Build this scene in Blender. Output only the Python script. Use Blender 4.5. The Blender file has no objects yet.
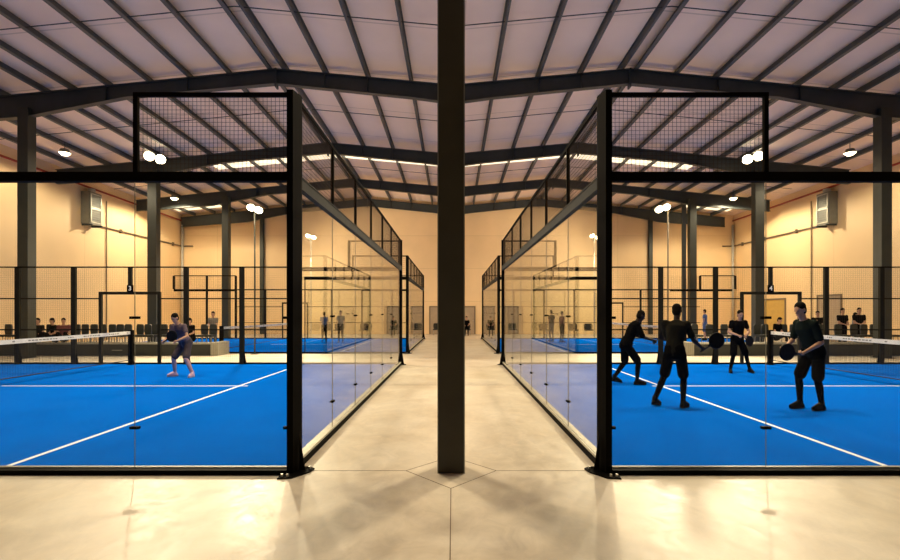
import bpy, math, random
from mathutils import Vector, Matrix
random.seed(7)
sc = bpy.context.scene
col = sc.collection
PI = math.pi
F, VX, HY, CH = 475.0, 453.0, 312.0, 1.69      # focal length (px), vanishing point, camera height

# ------------------------------------------------------------------ materials
def mat(name, color, rough=0.6, metal=0.0, var=0.0, scale=6.0, bump=0.0, spec=0.5, emis=None, es=0.0, bdist=0.02):
    m = bpy.data.materials.new(name); m.use_nodes = True
    nt = m.node_tree; b = nt.nodes['Principled BSDF']
    b.inputs['Base Color'].default_value = (*color, 1)
    b.inputs['Roughness'].default_value = rough
    b.inputs['Metallic'].default_value = metal
    b.inputs['Specular IOR Level'].default_value = spec
    if emis:
        b.inputs['Emission Color'].default_value = (*emis, 1); b.inputs['Emission Strength'].default_value = es
    tc = nt.nodes.new('ShaderNodeTexCoord')
    n = nt.nodes.new('ShaderNodeTexNoise'); n.inputs['Scale'].default_value = scale; n.inputs['Detail'].default_value = 4
    nt.links.new(tc.outputs['Object'], n.inputs['Vector'])
    r = nt.nodes.new('ShaderNodeMapRange'); r.inputs[1].default_value = .3; r.inputs[2].default_value = .7
    r.inputs[3].default_value = 1 - var; r.inputs[4].default_value = 1 + var
    nt.links.new(n.outputs['Fac'], r.inputs[0])
    mx = nt.nodes.new('ShaderNodeVectorMath'); mx.operation = 'SCALE'; mx.inputs[0].default_value = color
    nt.links.new(r.outputs[0], mx.inputs['Scale']); nt.links.new(mx.outputs[0], b.inputs['Base Color'])
    if bump:
        bp = nt.nodes.new('ShaderNodeBump'); bp.inputs['Strength'].default_value = bump; bp.inputs['Distance'].default_value = bdist
        nt.links.new(n.outputs['Fac'], bp.inputs['Height']); nt.links.new(bp.outputs[0], b.inputs['Normal'])
    return m

M = {}
M['black'] = mat('black_paint', (.0045, .004, .0035), .6, .0, .15, 5, spec=.02)
M['fence'] = mat('fence_paint', (.018, .016, .011), .6, 0, .15, 5, spec=.05)
M['beam'] = mat('dark_beam_paint', (.045, .05, .05), .6, 0, .1, 5, spec=.05)
M['steel'] = mat('grey_steel', (.034, .042, .043), .5, .0, .12, 3)
M['colsteel'] = mat('column_steel', (.036, .040, .031), .5, .0, .12, 3)
M['purlin'] = mat('purlin_steel', (.085, .092, .096), .5, .1, .15, 2)
M['alu'] = mat('aluminium', (.55, .53, .48), .35, .8, .08, 6)
M['lightsteel'] = mat('light_painted_pole', (.5, .48, .42), .45, .2, .08, 6)
M['wire'] = mat('black_wire', (.05, .032, .02), .7, 0, .1, 6, spec=.1)
M['net'] = mat('net_cord', (.012, .012, .014), .8, 0, .1, 6)
M['line'] = mat('white_line', (.86, .93, 1.0), .7, 0, .02, 30)
M['tyre'] = mat('dark_platform', (.028, .030, .026), .7, 0, .15, 2)
M['plattop'] = mat('platform_top', (.30, .28, .22), .6, 0, .1, 3)
M['chair'] = mat('chair_shell', (.028, .031, .025), .5, 0, .12, 10)
M['chairleg'] = mat('chair_leg', (.35, .34, .3), .35, .6, .05, 10)
M['skin'] = mat('skin', (.5, .27, .17), .55, 0, .06, 30)
M['hair'] = mat('hair', (.008, .006, .004), .8, 0, .2, 60, spec=.08)
M['skinshade'] = mat('silhouette_skin', (.035, .02, .013), .6, 0, .06, 30, spec=.2)  # skin with backlit silhouette shade put into its colour
M['blackcloth'] = mat('black_cloth', (.004, .004, .0045), .95, 0, .2, 20, spec=.03)
M['charcoal'] = mat('charcoal_cloth', (.016, .0145, .011), .95, 0, .15, 20, spec=.03)
M['greencloth'] = mat('dark_green_cloth', (.010, .015, .013), .95, 0, .15, 20, spec=.03)
M['greycloth'] = mat('grey_cloth', (.12, .11, .09), .9, 0, .15, 20, .3)
M['mauve'] = mat('mauve_cloth', (.12, .08, .10), .9, 0, .2, 20, .3)
M['plum'] = mat('plum_cloth', (.05, .035, .045), .9, 0, .2, 20, .3)
M['pink'] = mat('pink_cloth', (.62, .36, .36), .85, 0, .1, 20, .2)
M['pinkshoe'] = mat('pink_shoe', (.75, .5, .6), .6, 0, .05, 20)
M['bluecloth'] = mat('blue_cloth', (.07, .12, .26), .9, 0, .15, 20, .3)
M['redcloth'] = mat('maroon_cloth', (.16, .045, .04), .9, 0, .15, 20, .3)
M['tan'] = mat('tan_cloth', (.25, .215, .17), .9, 0, .15, 20, .3)
M['shoeblack'] = mat('black_shoe', (.005, .005, .005), .7, 0, .1, 20, spec=.08)
M['sole'] = mat('shoe_sole', (.35, .33, .3), .6, 0, .05, 20)
M['racket'] = mat('racket_black', (.005, .0045, .005), .5, 0, .15, 20, spec=.12)
M['grip'] = mat('racket_grip', (.03, .03, .03), .8, 0, .15, 50)
M['white'] = mat('white_paint', (.85, .83, .78), .5, 0, .03, 10)
M['eye'] = mat('eye_dark', (.02, .015, .012), .3)
M['lip'] = mat('lip', (.3, .1, .08), .5)
M['red'] = mat('red_pipe', (.33, .03, .015), .4, 0, .1, 4)
M['pipe'] = mat('brown_conduit', (.16, .12, .08), .5, .2, .1, 4)
M['unit'] = mat('unit_grey', (.2, .2, .17), .5, .2, .1, 4)
M['unitlight'] = mat('louvre_light', (.5, .48, .4), .45, .3, .1, 4)
M['door'] = mat('door_leaf', (.42, .32, .22), .55, 0, .08, 3)
M['doorframe'] = mat('door_frame', (.2, .15, .1), .55, 0, .08, 3)
M['lens'] = mat('lamp_lens', (.9, .8, .6), .3, 0, 0, 3, emis=(1, .80, .48), es=26)
M['lens2'] = mat('highbay_lens', (.9, .8, .6), .3, 0, 0, 3, emis=(1, .78, .46), es=9)
M['sky'] = mat('skylight_sheet', (.9, .85, .7), .5, 0, .1, 1, emis=(1, .86, .58), es=1.6)
M['tape'] = mat('net_tape', (.72, .70, .64), .7, 0, .06, 14)
M['ink'] = mat('tape_print', (.2, .19, .17), .7, 0, .1, 14)

def glass_mat(ior=1.45, name='court_glass'):
    m = bpy.data.materials.new(name); m.use_nodes = True; nt = m.node_tree
    nt.nodes.clear(); o = nt.nodes.new('ShaderNodeOutputMaterial')
    t = nt.nodes.new('ShaderNodeBsdfTransparent'); t.inputs[0].default_value = (.965, .98, .965, 1)
    g = nt.nodes.new('ShaderNodeBsdfGlossy'); g.inputs['Roughness'].default_value = .02
    fr = nt.nodes.new('ShaderNodeFresnel'); ge = nt.nodes.new('ShaderNodeNewGeometry')
    mr = nt.nodes.new('ShaderNodeMapRange'); mr.inputs[3].default_value = ior; mr.inputs[4].default_value = 1 / ior
    nt.links.new(ge.outputs['Backfacing'], mr.inputs[0]); nt.links.new(mr.outputs[0], fr.inputs[0])
    mx = nt.nodes.new('ShaderNodeMixShader')
    nt.links.new(fr.outputs[0], mx.inputs[0]); nt.links.new(t.outputs[0], mx.inputs[1]); nt.links.new(g.outputs[0], mx.inputs[2])
    nt.links.new(mx.outputs[0], o.inputs[0]); return m
M['glass'] = glass_mat(); M['clearglass'] = glass_mat(1.2, 'low_reflection_glass')

def floor_mat():
    m = mat('polished_concrete', (.72, .6, .44), .3)
    nt = m.node_tree; b = nt.nodes['Principled BSDF']; L = nt.links
    tc = nt.nodes.new('ShaderNodeTexCoord')
    mp = nt.nodes.new('ShaderNodeMapping'); mp.inputs['Scale'].default_value = (1, .8, 1); L.new(tc.outputs['Object'], mp.inputs[0])
    n1 = nt.nodes.new('ShaderNodeTexNoise'); n1.inputs['Scale'].default_value = .9; n1.inputs['Detail'].default_value = 7; n1.inputs['Roughness'].default_value = .6
    n1.inputs['Distortion'].default_value = .6
    n2 = nt.nodes.new('ShaderNodeTexNoise'); n2.inputs['Scale'].default_value = 4.5; n2.inputs['Detail'].default_value = 9; n2.inputs['Roughness'].default_value = .7
    n2.inputs['Distortion'].default_value = 1.2
    for n in (n1, n2): L.new(mp.outputs[0], n.inputs['Vector'])
    r1 = nt.nodes.new('ShaderNodeValToRGB'); r1.color_ramp.elements[0].position = .32; r1.color_ramp.elements[1].position = .68
    r1.color_ramp.elements[0].color = (.59, .505, .38, 1); r1.color_ramp.elements[1].color = (.77, .70, .575, 1)
    L.new(n1.outputs['Fac'], r1.inputs[0])
    r2 = nt.nodes.new('ShaderNodeMapRange'); r2.inputs[1].default_value = .3; r2.inputs[2].default_value = .7; r2.inputs[3].default_value = .86; r2.inputs[4].default_value = 1.08
    L.new(n2.outputs['Fac'], r2.inputs[0])
    mx = nt.nodes.new('ShaderNodeVectorMath'); mx.operation = 'SCALE'; L.new(r1.outputs[0], mx.inputs[0]); L.new(r2.outputs[0], mx.inputs['Scale'])
    L.new(mx.outputs[0], b.inputs['Base Color'])
    rr = nt.nodes.new('ShaderNodeMapRange'); rr.inputs[1].default_value = .3; rr.inputs[2].default_value = .7; rr.inputs[3].default_value = .33; rr.inputs[4].default_value = .5
    L.new(n2.outputs['Fac'], rr.inputs[0]); L.new(rr.outputs[0], b.inputs['Roughness'])
    for l in list(b.inputs['Normal'].links): L.remove(l)
    bp = nt.nodes.new('ShaderNodeBump'); bp.inputs['Strength'].default_value = .12; bp.inputs['Distance'].default_value = .02
    L.new(n1.outputs['Fac'], bp.inputs['Height']); L.new(bp.outputs[0], b.inputs['Normal'])
    return m
M['floor'] = floor_mat()

def turf_mat():
    m = mat('blue_turf', (.003, .17, .62), .95, 0, .1, 3, spec=0)
    nt = m.node_tree; b = nt.nodes['Principled BSDF']; L = nt.links
    tc = nt.nodes.new('ShaderNodeTexCoord')
    a = nt.nodes.new('ShaderNodeTexNoise'); a.inputs['Scale'].default_value = 1.1; a.inputs['Detail'].default_value = 8; a.inputs['Roughness'].default_value = .75
    c = nt.nodes.new('ShaderNodeTexNoise'); c.inputs['Scale'].default_value = 90; c.inputs['Detail'].default_value = 3
    L.new(tc.outputs['Object'], a.inputs['Vector']); L.new(tc.outputs['Object'], c.inputs['Vector'])
    r = nt.nodes.new('ShaderNodeValToRGB'); r.color_ramp.elements[0].position = .3; r.color_ramp.elements[1].position = .72
    r.color_ramp.elements[0].color = (.0003, .11, .60, 1); r.color_ramp.elements[1].color = (.0005, .145, .74, 1)
    L.new(a.outputs['Fac'], r.inputs[0]); L.new(r.outputs[0], b.inputs['Base Color'])
    bp = nt.nodes.new('ShaderNodeBump'); bp.inputs['Strength'].default_value = .25; bp.inputs['Distance'].default_value = .01
    L.new(c.outputs['Fac'], bp.inputs['Height']); L.new(bp.outputs[0], b.inputs['Normal'])
    return m
M['turf'] = turf_mat()

def panel_mat(name, c, sx, sy, mort, dark, rough=.6, swap=None):
    m = mat(name, c, rough); nt = m.node_tree; b = nt.nodes['Principled BSDF']; L = nt.links
    tc = nt.nodes.new('ShaderNodeTexCoord'); sp = nt.nodes.new('ShaderNodeSeparateXYZ'); cb = nt.nodes.new('ShaderNodeCombineXYZ')
    L.new(tc.outputs['Object'], sp.inputs[0])
    a, d = swap or (0, 2)
    L.new(sp.outputs[a], cb.inputs[0]); L.new(sp.outputs[d], cb.inputs[1])
    br = nt.nodes.new('ShaderNodeTexBrick'); br.offset = 0; br.inputs['Scale'].default_value = 1
    br.inputs['Brick Width'].default_value = sx; br.inputs['Row Height'].default_value = sy; br.inputs['Mortar Size'].default_value = mort
    br.inputs['Mortar Smooth'].default_value = .1
    br.inputs['Color1'].default_value = (*c, 1); br.inputs['Color2'].default_value = (*[v * .97 for v in c], 1)
    br.inputs['Mortar'].default_value = (*[v * dark for v in c], 1)
    L.new(cb.outputs[0], br.inputs['Vector']); 
    n = nt.nodes.new('ShaderNodeTexNoise'); n.inputs['Scale'].default_value = .5; n.inputs['Detail'].default_value = 5; L.new(tc.outputs['Object'], n.inputs['Vector'])
    r = nt.nodes.new('ShaderNodeMapRange'); r.inputs[1].default_value = .3; r.inputs[2].default_value = .7; r.inputs[3].default_value = .94; r.inputs[4].default_value = 1.05
    L.new(n.outputs['Fac'], r.inputs[0])
    mx = nt.nodes.new('ShaderNodeVectorMath'); mx.operation = 'SCALE'; L.new(br.outputs['Color'], mx.inputs[0]); L.new(r.outputs[0], mx.inputs['Scale'])
    L.new(mx.outputs[0], b.inputs['Base Color']); return m
WALLC = (.86, .625, .35)
M['wallback'] = panel_mat('cream_wall_back', WALLC, 6.1, 2.5, .012, .75)
M['wallside'] = panel_mat('cream_wall_side', WALLC, 6.05, 12, .012, .75, swap=(1, 2))
M['wallfront'] = mat('unseen_dark_wall', (.05, .048, .045), .8, 0, .1, 2)  # unseen wall behind the camera, made dark to weaken reflections in the glass
M['ceil'] = panel_mat('roof_liner', (.92, .76, .66), 40, 3.1, .03, .72, swap=(0, 1))

# ------------------------------------------------------------------ mesh builder
class MB:
    def __init__(s): s.v = []; s.f = []
    def add(s, vs, fs):
        n = len(s.v); s.v += [tuple(v) for v in vs]; s.f += [tuple(i + n for i in f) for f in fs]; return s
    def box(s, x0, x1, y0, y1, z0, z1):
        x0, x1 = sorted((x0, x1)); y0, y1 = sorted((y0, y1)); z0, z1 = sorted((z0, z1))
        return s.add([(x0,y0,z0),(x1,y0,z0),(x1,y1,z0),(x0,y1,z0),(x0,y0,z1),(x1,y0,z1),(x1,y1,z1),(x0,y1,z1)],
                     [(0,3,2,1),(4,5,6,7),(0,1,5,4),(1,2,6,5),(2,3,7,6),(3,0,4,7)])
    def hexa(s, b, t):   # bottom and top quads
        return s.add(list(b) + list(t), [(0,3,2,1),(4,5,6,7),(0,1,5,4),(1,2,6,5),(2,3,7,6),(3,0,4,7)])
    def prism(s, pts, h0, h1, axis='z'):
        n = len(pts)
        def P(p, h): return {'z': (p[0], p[1], h), 'y': (p[0], h, p[1]), 'x': (h, p[0], p[1])}[axis]
        vs = [P(p, h0) for p in pts] + [P(p, h1) for p in pts]
        fs = [tuple(range(n))[::-1], tuple(range(n, 2 * n))] + [(i, (i + 1) % n, n + (i + 1) % n, n + i) for i in range(n)]
        return s.add(vs, fs)
    def cap(s, a, b, r0, r1=None, seg=10, rings=4):   # capsule with tapered radius
        r1 = r0 if r1 is None else r1
        a = Vector(a); b = Vector(b); d = b - a; L = d.length
        if L < 1e-6: d = Vector((0, 0, 1)); L = 1e-6
        d = d.normalized(); u = d.orthogonal().normalized(); w = d.cross(u)
        prof = []
        for i in range(rings + 1):
            t = -PI / 2 + (PI / 2) * i / rings; prof.append((r0 * math.sin(t), r0 * math.cos(t)))
        for i in range(rings + 1):
            t = (PI / 2) * i / rings; prof.append((L + r1 * math.sin(t), r1 * math.cos(t)))
        vs = []; fs = []
        for h, r in prof[1:-1]:
            for k in range(seg):
                an = 2 * PI * k / seg
                vs.append(a + d * h + u * (r * math.cos(an)) + w * (r * math.sin(an)))
        m = len(prof) - 2
        vs.append(a + d * prof[0][0]); vs.append(a + d * prof[-1][0]); p0, p1 = len(vs) - 2, len(vs) - 1
        for i in range(m - 1):
            for k in range(seg):
                k2 = (k + 1) % seg; fs.append((i * seg + k, i * seg + k2, (i + 1) * seg + k2, (i + 1) * seg + k))
        for k in range(seg):
            k2 = (k + 1) % seg; fs.append((p0, k2, k)); fs.append((p1, (m - 1) * seg + k, (m - 1) * seg + k2))
        return s.add(vs, fs)
    def cyl(s, a, b, r0, r1=None, seg=12):
        r1 = r0 if r1 is None else r1
        a = Vector(a); b = Vector(b); d = (b - a).normalized(); u = d.orthogonal().normalized(); w = d.cross(u)
        vs = [a + (u * math.cos(2*PI*k/seg) + w * math.sin(2*PI*k/seg)) * r0 for k in range(seg)]
        vs += [b + (u * math.cos(2*PI*k/seg) + w * math.sin(2*PI*k/seg)) * r1 for k in range(seg)]
        fs = [tuple(range(seg))[::-1], tuple(range(seg, 2*seg))] + [(k, (k+1) % seg, seg + (k+1) % seg, seg + k) for k in range(seg)]
        return s.add(vs, fs)
    def ell(s, c, rx, ry, rz, rot=None, seg=16, rings=10):
        vs = []; fs = []; c = Vector(c); R = rot or Matrix.Identity(3)
        for i in range(1, rings):
            t = PI * i / rings
            for k in range(seg):
                a = 2*PI*k/seg; vs.append(c + R @ Vector((rx*math.sin(t)*math.cos(a), ry*math.sin(t)*math.sin(a), -rz*math.cos(t))))
        vs.append(c + R @ Vector((0, 0, -rz))); vs.append(c + R @ Vector((0, 0, rz))); p0, p1 = len(vs)-2, len(vs)-1
        for i in range(rings-2):
            for k in range(seg):
                k2 = (k+1) % seg; fs.append((i*seg+k, i*seg+k2, (i+1)*seg+k2, (i+1)*seg+k))
        for k in range(seg):
            k2 = (k+1) % seg; fs.append((p0, k2, k)); fs.append((p1, (rings-2)*seg+k, (rings-2)*seg+k2))
        return s.add(vs, fs)
    def loft(s, secs, seg=18):   # secs: (centre, right vector, forward vector, rx, ry)
        vs = []; fs = []
        for c, ri, fo, rx, ry in secs:
            for k in range(seg):
                a = 2*PI*k/seg; ca, sa = math.cos(a), math.sin(a)
                ca = math.copysign(abs(ca) ** .8, ca); sa = math.copysign(abs(sa) ** .8, sa)
                vs.append(Vector(c) + ri * (rx * ca) + fo * (ry * sa))
        n = len(secs)
        for i in range(n-1):
            for k in range(seg):
                k2 = (k+1) % seg; fs.append((i*seg+k, i*seg+k2, (i+1)*seg+k2, (i+1)*seg+k))
        fs.append(tuple(range(seg))[::-1]); fs.append(tuple(range((n-1)*seg, n*seg)))
        return s.add(vs, fs)
    def build(s, name, m, parent=None, smooth=False, remesh=0, xf=None):
        me = bpy.data.meshes.new(name)
        vs = [xf @ Vector(v) for v in s.v] if xf else [Vector(v) for v in s.v]
        off = Vector(parent.location) if parent else Vector((0, 0, 0))
        if parent and parent.parent: off = Vector(parent.location) + Vector(parent.parent.location)
        lo = [min(v[i] for v in vs) for i in range(3)]; hi = [max(v[i] for v in vs) for i in range(3)]
        org = Vector(((lo[0]+hi[0])/2, (lo[1]+hi[1])/2, lo[2]))
        me.from_pydata([v - org for v in vs], [], s.f); me.update()
        o = bpy.data.objects.new(name, me); col.objects.link(o)
        me.materials.append(m)
        o.location = org - off
        if remesh:
            md = o.modifiers.new('r', 'REMESH'); md.mode = 'VOXEL'; md.voxel_size = remesh; md.use_smooth_shade = True
            sm = o.modifiers.new('s', 'SMOOTH'); sm.iterations = 3; sm.factor = .5
            dg = bpy.context.evaluated_depsgraph_get(); ev = o.evaluated_get(dg)
            nm = bpy.data.meshes.new_from_object(ev); o.modifiers.clear(); o.data = nm
            if not nm.materials: nm.materials.append(m)
            nm.polygons.foreach_set('use_smooth', [True] * len(nm.polygons))
        elif smooth:
            me.polygons.foreach_set('use_smooth', [True] * len(me.polygons))
        if parent: o.parent = parent
        return o

def tag(o, label=None, cat=None, group=None, kind=None):
    if label: o['label'] = label
    if cat: o['category'] = cat
    if group: o['group'] = group
    if kind: o['kind'] = kind
    return o
def empty(name, loc, label, cat, group=None, kind=None):
    o = bpy.data.objects.new(name, None); col.objects.link(o); o.location = loc; o.empty_display_size = .1
    return tag(o, label, cat, group, kind)
SIDE = {-1: 'left', 1: 'right'}

# ------------------------------------------------------------------ hall shell
WL, WR, YB, YF = -20.7, 21.4, 36.2, -7.0
def roofz(x, y):        # top of the rafters
    a = abs(x); z = 10.62 - (6.5 - a) * .092 if a < 6.5 else 10.62 - (a - 6.5) * .1
    return z - .019 * (y - 17.5)
mb = MB().box(WL - .2, WR + .2, YF - .2, YB + .2, -.12, 0)
fl = mb.build('floor', M['floor']); fl.location = (0, 0, -.12)
fl.data.transform(Matrix.Translation(((WL+WR)/2, (YF+YB)/2, 0))); tag(fl, kind='structure')
for nm, bx, mt in (('wall_left', (WL-.2, WL, YF, YB, 0, 11.2), 'wallside'), ('wall_right', (WR, WR+.2, YF, YB, 0, 11.2), 'wallside'),
                   ('wall_back', (WL-.2, WR+.2, YB, YB+.2, 0, 11.2), 'wallback'), ('wall_front', (WL-.2, WR+.2, YF-.2, YF, 0, 11.2), 'wallfront')):
    tag(MB().box(*bx).build(nm, M[mt]), kind='structure')
# floor joints: sawn grooves with dark filler, a diamond round the central column
jm = mat('joint_filler', (.16, .11, .06), .8)
mb = MB()
def strip(mb, a, b, w, z0, z1):
    a = Vector((*a, 0)); b = Vector((*b, 0)); n = (b - a).normalized().cross(Vector((0, 0, 1))) * w / 2
    mb.hexa([a-n+Vector((0,0,z0)), b-n+Vector((0,0,z0)), b+n+Vector((0,0,z0)), a+n+Vector((0,0,z0))],
            [a-n+Vector((0,0,z1)), b-n+Vector((0,0,z1)), b+n+Vector((0,0,z1)), a+n+Vector((0,0,z1))])
for a, b in (((-.5, 5.06), (-.02, 5.55)), ((-.02, 5.55), (.46, 5.06)), ((.46, 5.06), (-.02, 4.55)), ((-.02, 4.55), (-.5, 5.06)),
             ((-1.6, 5.06), (-.5, 5.06)), ((.46, 5.06), (1.55, 5.06)), ((-.02, 4.55), (-.02, 0)), ((-1.8, 17.4), (1.8, 17.4)), ((-1.6, 14.6), (1.6, 14.6)), ((-1.8,11),(1.6,11))):
    strip(mb, a, b, .008, .0, .0012)
tag(mb.build('trim_1', jm), kind='structure')
# ceiling: roof liner following two gables
mb = MB()
for x0, x1 in ((WL-.2, -6.5), (-6.5, 0), (0, 6.5), (6.5, WR+.2)):
    def q(x, y, t): return (x, y, roofz(x, y) + .275 + t)
    mb.hexa([q(x0, YF, 0), q(x1, YF, 0), q(x1, YB, 0), q(x0, YB, 0)], [q(x0, YF, .1), q(x1, YF, .1), q(x1, YB, .1), q(x0, YB, .1)])
tag(mb.build('ceiling', M['ceil']), kind='structure')
# translucent roof strips
wi = 1
for s in (-1, 1):
    for y0, y1, segs in ((26.0, 27.6, ((0, 6.5), (6.5, 13.6))), (33.6, 35.2, ((16.8, 20.3),))):
        mb = MB()
        for a, b in segs:
            def q(x, y, t): return (x*s, y, roofz(x, y) + .245 + t)
            mb.hexa([q(a, y0, 0), q(b, y0, 0), q(b, y1, 0), q(a, y1, 0)], [q(a, y0, .02), q(b, y0, .02), q(b, y1, .02), q(a, y1, .02)])
        tag(mb.build('window_%d' % wi, M['sky']), 'glowing translucent roof strip on the %s gable' % SIDE[s], kind='structure'); wi += 1

# purlins
PX = [1.55, 3.15, 4.72, 6.22, 6.8, 8.3, 9.75, 11.25, 12.75, 14.1, 15.1, 16.6, 18.1, 19.6]
ORD = ['first', 'second', 'third', 'fourth', 'fifth', 'sixth', 'seventh', 'eighth', 'ninth', 'tenth', 'eleventh', 'twelfth', 'thirteenth', 'fourteenth']
def purlin(x, lab):
    mb = MB(); o = math.copysign(1, x) if x else 1
    w = -o * .13 if abs(x) > 6.5 else o * .06
    def beam(xa, xb, za, zb):
        mb.hexa([(xa, YF, roofz(x, YF)+za), (xb, YF, roofz(x, YF)+za), (xb, YB-.01, roofz(x, YB)+za), (xa, YB-.01, roofz(x, YB)+za)],
                [(xa, YF, roofz(x, YF)+zb), (xb, YF, roofz(x, YF)+zb), (xb, YB-.01, roofz(x, YB)+zb), (xa, YB-.01, roofz(x, YB)+zb)])
    a, b = sorted((x - .008, x + .008)); beam(a, b, .01, .265)
    a, b = sorted((x, x + w)); beam(a, b, .01, .03); a, b = sorted((x, x - w)); beam(a, b, .25, .265)
    ob = mb.build('roof_purlin', M['purlin']); tag(ob, lab, 'purlin', 'steel purlins running under the roof')
for s in (-1, 1):
    for i, x in enumerate(PX):
        purlin(s * x, 'thin grey steel purlin under the %s gable roof, %s from the central valley' % (SIDE[s], ORD[i]))
purlin(0.0, 'thin grey steel purlin along the central valley behind the column')

# rafters
def rdepth(a):
    pts = [(0, .66), (1.5, .60), (6.5, .55), (12, .50), (15.6, .84), (16.2, .84), (21.5, .7)]
    for (x0, d0), (x1, d1) in zip(pts, pts[1:]):
        if a <= x1: return d0 + (d1 - d0) * (a - x0) / (x1 - x0)
    return .7
RAFT = ((17.5, 'nearest'), (24.7, 'second nearest'), (30.9, 'third nearest'), (36.0, 'farthest, against the back wall'))
for s in (-1, 1):
    for ry, nm in RAFT:
        e = empty('roof_rafter', (s * 6.5, ry, roofz(6.5, ry) - .55), 'dark steel gable rafter over the %s half of the hall, %s' % (SIDE[s], nm), 'rafter', 'steel gable rafters')
        xs = [0.0, .75, 1.5, 3, 5, 6.5, 8, 10, 12, 13.2, 14.4, 15.6, 16.2, 18, 20.6]
        web = MB(); tf = MB(); bf = MB()
        for a, b in zip(xs, xs[1:]):
            ya, yb = (ry - .006, ry + .006)
            za, zb = roofz(a, ry), roofz(b, ry); da, db = rdepth(a), rdepth(b)
            def hx(m_, y0, y1, z00, z01, z10, z11):
                m_.hexa([(s*a, y0, z00), (s*b, y0, z10), (s*b, y1, z10), (s*a, y1, z00)], [(s*a, y0, z01), (s*b, y0, z11), (s*b, y1, z11), (s*a, y1, z01)])
            hx(web, ya, yb, za - da, za, zb - db, zb)
            fw = .11 if ry < 35 else .08
            hx(tf, ry - fw, ry + fw, za - .018, za, zb - .018, zb)
            hx(bf, ry - fw, ry + fw, za - da, za - da + .018, zb - db, zb - db + .018)
        web.build('web', M['steel'], e); tf.build('top_flange', M['steel'], e); bf.build('bottom_flange', M['steel'], e)
        z = roofz(6.5, ry)
        MB().box(s*6.5 - .03, s*6.5 + .03, ry - .12, ry + .12, z - .68, z + .01).build('ridge_plate', M['steel'], e)
        for a in (3.15, 4.72, 9.75, 12.75):
            z = roofz(a, ry)
            MB().box(s*a - .006, s*a + .006, ry - .1, ry - .01, z - rdepth(a) + .02, z - .02).build('stiffener', M['steel'], e)
# sag rods
for s in (-1, 1):
    for y, nm in ((14.1, 'in the nearest roof bay'), (20.9, 'in the second roof bay'), (28.6, 'in the third roof bay')):
        mb = MB(); pts = [(0, .1), (6.5, .1), (20.4, .1)]
        for (a, _), (b, _) in zip(pts, pts[1:]):
            mb.cyl((s*a, y, roofz(a, y) + .08), (s*b, y, roofz(b, y) + .08), .016, seg=6)
        tag(mb.build('sag_rod', M['steel']), 'thin dark rod crossing the purlins of the %s gable %s' % (SIDE[s], nm), 'rod', 'rods across the purlins')

# columns (I sections with splice plate)
def column(x, y, top, w, d, lab, kit='colsteel', grp='dark steel columns', base=True):
    e = empty('steel_column', (x, y, 0), lab, 'column', grp)
    h = MB()
    h.box(x-w/2, x+w/2, y-d/2, y-d/2+.016, 0, top); h.box(x-w/2, x+w/2, y+d/2-.016, y+d/2, 0, top); h.box(x-.006, x+.006, y-d/2+.016, y+d/2-.016, 0, top)
    h.build('shaft', M[kit], e)
    if base:
        MB().box(x-w/2-.04, x+w/2+.04, y-d/2-.04, y+d/2+.04, 0, .02).build('base_plate', M[kit], e)
    return e
e = empty('steel_column', (-.02, 5.0, 0), 'tall black steel column standing in the middle of the aisle', 'column')
MB().box(-.157, .118, 4.98, 5.2, 0, roofz(0, 5) ).build('shaft', mat('dark_box_column', (.05, .047, .036), .5, 0, .15, 2, spec=.3), e)
g = MB()
for sx in (-.163, .112): g.box(sx, sx + .012, 4.972, 5.21, 0, roofz(0, 5))
g.build('corner_trim', M['alu'] and M['unit'], e)
MB().box(-.162, .123, 4.99, 5.26, 0, .012).build('base_plate', M['black'], e)
def bigcol(x, y, w, d, lab):
    z = roofz(x, y) - rdepth(abs(x)) + .3
    e = empty('steel_column', (x, y, 0), lab, 'column', 'dark steel columns')
    h = MB()
    h.box(x-w/2, x+w/2, y-d/2, y-d/2+.02, .02, z); h.box(x-w/2, x+w/2, y+d/2-.02, y+d/2, .02, z); h.box(x-.01, x+.01, y-d/2+.02, y+d/2-.02, .02, z)
    # inner (aisle) side flange seen obliquely
    sx = -1 if x > 0 else 1
    h.box(x+sx*(w/2-.02), x+sx*w/2, y-d/2+.02, y+d/2-.02, .02, z)
    h.build('shaft', M['colsteel'], e)
    MB().box(x-w/2-.06, x+w/2+.06, y-d/2-.06, y+d/2+.06, 0, .02).build('base_plate', M['colsteel'], e)
for s, x1, x2, x3 in ((-1, 15.7, 15.55, 14.6), (1, 15.82, 15.85, 15.4)):
    bigcol(s*x1, 17.5, .38, .36, 'thick dark steel column on the %s side, nearest of the %s row' % (SIDE[s], SIDE[s]))
    bigcol(s*x2, 24.7, .46, .36, 'dark steel column on the %s side, in the middle of the %s row' % (SIDE[s], SIDE[s]))
    bigcol(s*x3, 30.6, .42, .36, 'dark steel column on the %s side standing behind the far court' % SIDE[s])
for x, lab in ((-14.5, 'slim dark wall post against the back wall, behind the left court'), (15.0, 'slim dark wall post against the back wall, behind the right court')):
    z = roofz(x, 36) - .4
    mb = MB().box(x-.13, x+.13, YB-.24, YB-.22, 0, z).box(x-.13, x+.13, YB-.03, YB-.01, 0, z).box(x-.01, x+.01, YB-.22, YB-.03, 0, z)
    tag(mb.build('wall_post', M['colsteel']), lab, 'post', 'slim posts on the back wall')
z = 8.45
tag(MB().box(14.62-.11, 14.62+.11, 30.0, 30.16, 0, z).build('wall_post', M['steel']), 'slim dark post rising behind the right far court beside the column', 'post')

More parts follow.
